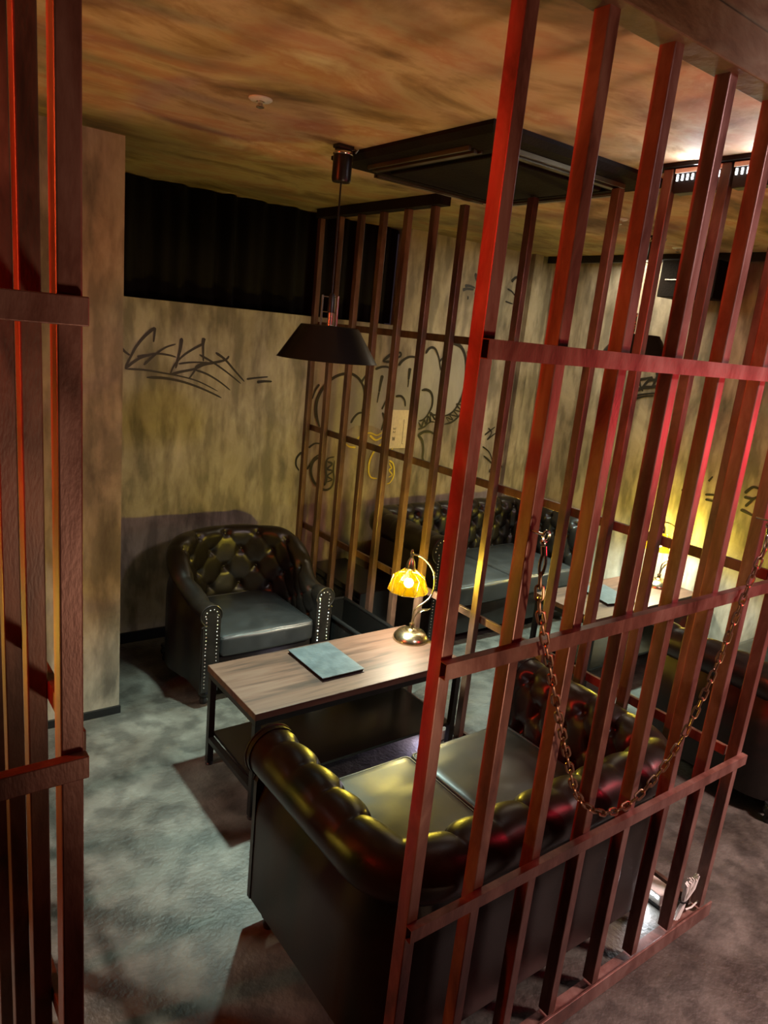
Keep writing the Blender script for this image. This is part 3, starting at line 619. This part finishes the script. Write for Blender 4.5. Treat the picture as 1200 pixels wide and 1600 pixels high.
# bundled white cable at the cage corner
t = thing('cable_bundle', 'white electric cable bundled with a black tie at the foot of the cage corner', 'cable', (2.115, .922, .012))
bm = bmesh.new()
for k in range(9):
    a = (k-4)*.006; j = random.uniform(-.004, .004)
    j *= 1.6; tube(bm, [(a*.5-.03, j, .02), (a*.3-.01, j, .055), (a*.25, j*.5, .075), (a*1.2+.015, j*1.5, .11), (a*1.5+.025, j, .145+random.uniform(-.01, .008)), (a*1.5+.03, j+.008, .14), (a*.9+.018, j+.01, .10), (a*.3, j*.5+.006, .075)], .0036, 6)
link('cable_coil', bm, 'white', t, smooth=True)
bm = bmesh.new(); tube(bm, [(-.008+.014*math.cos(x), .003+.012*math.sin(x), .077) for x in [i*PI/4 for i in range(8)]], .003, 6, closed=True); link('cable_tie', bm, 'black', t)
bm = bmesh.new(); tube(bm, [(-.03, 0, .02), (-.06, .01, .006), (-.075, .03, .03), (-.07, .035, .12), (-.068, .03, .2)], .003, 6); tube(bm, [(.02, .0, .03), (.06, .0, .02), (.09, -.005, .04), (.095, .01, .1)], .003, 6); link('loose_cable', bm, 'white', t, smooth=True)

# ---------------------------------------------------------------- chain swag
t = thing('chain', 'rusty steel chain hanging in a loop from two posts of the right cage front', 'chain')
ctl = [(1.066, 1.36), (1.075, 1.31), (1.091, 1.27), (1.17, 1.096), (1.256, .916), (1.325, .79), (1.427, .708), (1.52, .683), (1.602, .699), (1.69, .755), (1.765, .84), (1.835, .977), (1.885, 1.12), (1.93, 1.25), (1.962, 1.32)]
fine = []
for i in range(len(ctl)-1):
    p0, p1, p2, p3 = [Vector(ctl[max(0, min(len(ctl)-1, j))]) for j in (i-1, i, i+1, i+2)]
    for k in range(24):
        u = k/24; fine.append(.5*((2*p1)+(p2-p0)*u+(2*p0-5*p1+4*p2-p3)*u*u+(3*p1-p0-3*p2+p3)*u**3))
fine.append(Vector(ctl[-1])); pitch = .0275; acc = pitch; lk = []
for a, c in zip(fine, fine[1:]):
    acc += (c-a).length
    if acc >= pitch: lk.append((c, (c-a).normalized())); acc -= pitch
bm = bmesh.new(); Lh, wh = .0092, .0074
pts = [(Lh*0+(Lh-.0)*s_*1.0+wh*math.cos(a), wh*math.sin(a), 0) for s_, rng in ((1, range(-90, 91, 30)), (-1, range(90, 271, 30))) for a in [math.radians(v) for v in rng]]
tube(bm, pts, .0029, 7, closed=True)
lm = None
for i, (p, d) in enumerate(lk):
    if lm is None: o = link('link', bm, 'chain', t, smooth=True); lm = o.data
    else: o = bpy.data.objects.new('link', lm); col.objects.link(o); o.parent = t
    zax = Vector((0, 1, 0)); xax = Vector((d.x, 0, d.y)); yax = zax.cross(xax)
    rm = Matrix((xax, yax, zax)).transposed().to_4x4() @ Matrix.Rotation(math.radians(42 if i % 2 else -48), 4, 'X')
    o.matrix_local = Matrix.Translation((p.x, .868, p.y)) @ rm
for x, z in ((1.066, 1.365), (1.966, 1.325)):
    bm = bmesh.new()
    tube(bm, [(x+.008*math.cos(a), .868, z+.026+.022*math.sin(a)) for a in [i*PI/7 for i in range(14)]], .0032, 7, closed=True)
    sn = link('snap_hook', bm, 'chrome', t, smooth=True)
    bm = bmesh.new(); tube(bm, [(x, .868, z+.045), (x, .872, z+.062)], .006, 8); bmesh.ops.create_uvsphere(bm, u_segments=10, v_segments=8, radius=.007, matrix=Matrix.Translation((x, .874, z+.070))); link('swivel', bm, 'chrome', sn, smooth=True)
    bm = bmesh.new(); tube(bm, [(x+.009*math.cos(a), .9-.030+.014*0+.0*math.sin(a), z+.083+.010*math.sin(a)) for a in [i*PI/6 for i in range(12)]], .003, 6, closed=True); tube(bm, [(x, .872, z+.084), (x, .909, z+.084)], .003, 6); link('eye_bolt', bm, 'chrome', sn, smooth=True)

# ---------------------------------------------------------------- luggage basket, cabinet, small ceiling and wall things
t = thing('luggage_basket', 'black open basket on the floor between the tub armchair and the fence', 'basket', (2.065, 2.83, 0))
bm = bmesh.new(); x, y, z = .102, .26, .34
link('floor_panel', B((-x, -y, .03), (x, y, .04)), 'gloss', t)
for a, b_ in (((-x, -y, .04), (-x+.008, y, z)), ((x-.008, -y, .04), (x, y, z)), ((-x, -y, .04), (x, -y+.008, z)), ((-x, y-.008, .04), (x, y, z))): link('side_panel', B(a, b_), 'gloss', t)
bm = bmesh.new(); tube(bm, [(-x, -y, z), (x, -y, z), (x, y, z), (-x, y, z)], .011, 8, closed=True); link('rim', bm, 'black', t, smooth=True)
bm = bmesh.new(); tube(bm, [(-.10, .25, .33), (-.09, .20, .30), (-.10, .12, .18), (-.06, .05, .08), (.0, .0, .05), (.05, -.1, .05)], .003, 6); tag(link('power_cable', bm, 'black', smooth=True), 'thin black cable drooping into the open black basket', 'cable')
bpy.data.objects['power_cable'].location = (2.05, 2.83, 0)
t = thing('low_cabinet', 'low black ribbed cabinet against the back wall beyond the fence, left of the far sofa', 'cabinet', (2.395, 3.34, 0))
link('body', B((-.14, -.27, .02), (.14, .30, .36), .006), 'gloss', t)
for k in range(4):
    bm = bmesh.new(); box(bm, (-.148, -.27, .06+k*.085), (-.1405, .30, .068+k*.085)); link('rib', bm, 'black', t)
def sprinkler(loc, label):
    t = thing('sprinkler', label, 'sprinkler', loc, 'ceiling sprinklers')
    bm = bmesh.new(); lathe(bm, [(.034, 0), (.034, -.003), (.028, -.007), (.012, -.008), (.012, -.003)], (0, 0, 0), 28); link('rosette', bm, 'white', t, smooth=True)
    bm = bmesh.new(); lathe(bm, [(.008, -.004), (.008, -.018), (.012, -.020), (.012, -.023), (.004, -.026)], (0, 0, 0), 14); link('nozzle', bm, 'chrome', t, smooth=True)
sprinkler((1.022, 2.10, CZ), 'white round ceiling sprinkler at the upper left, in front of the pendant')
sprinkler((2.958, 2.279, CZ), 'small ceiling sprinkler beyond the air conditioner, seen between the bars')
sprinkler((3.812, 2.516, CZ), 'small ceiling sprinkler near the right wall above the black box')
t = thing('paper_notice', 'cream paper notice taped to the graffiti wall behind the fence', 'notice', (2.905, BY-.005, 1.18))
link('sheet', B((-.075, -.001, -.125), (.075, .001, .125)), 'paper', t)
bm = bmesh.new()
box(bm, (.028, -.0022, -.095), (.0305, -.0014, .065)); box(bm, (.0305, -.0022, -.098), (.037, -.0014, -.095))
for k, (z, h_) in enumerate(((-.062, .026), (-.018, .012), (.004, .014))):
    for j in range(4): box(bm, (-.052+j*.0055, -.0022, z-h_/2+(j % 2)*.003), (-.0495+j*.0055, -.0014, z+h_/2-(j % 3)*.003))
link('print', bm, 'ink', t)
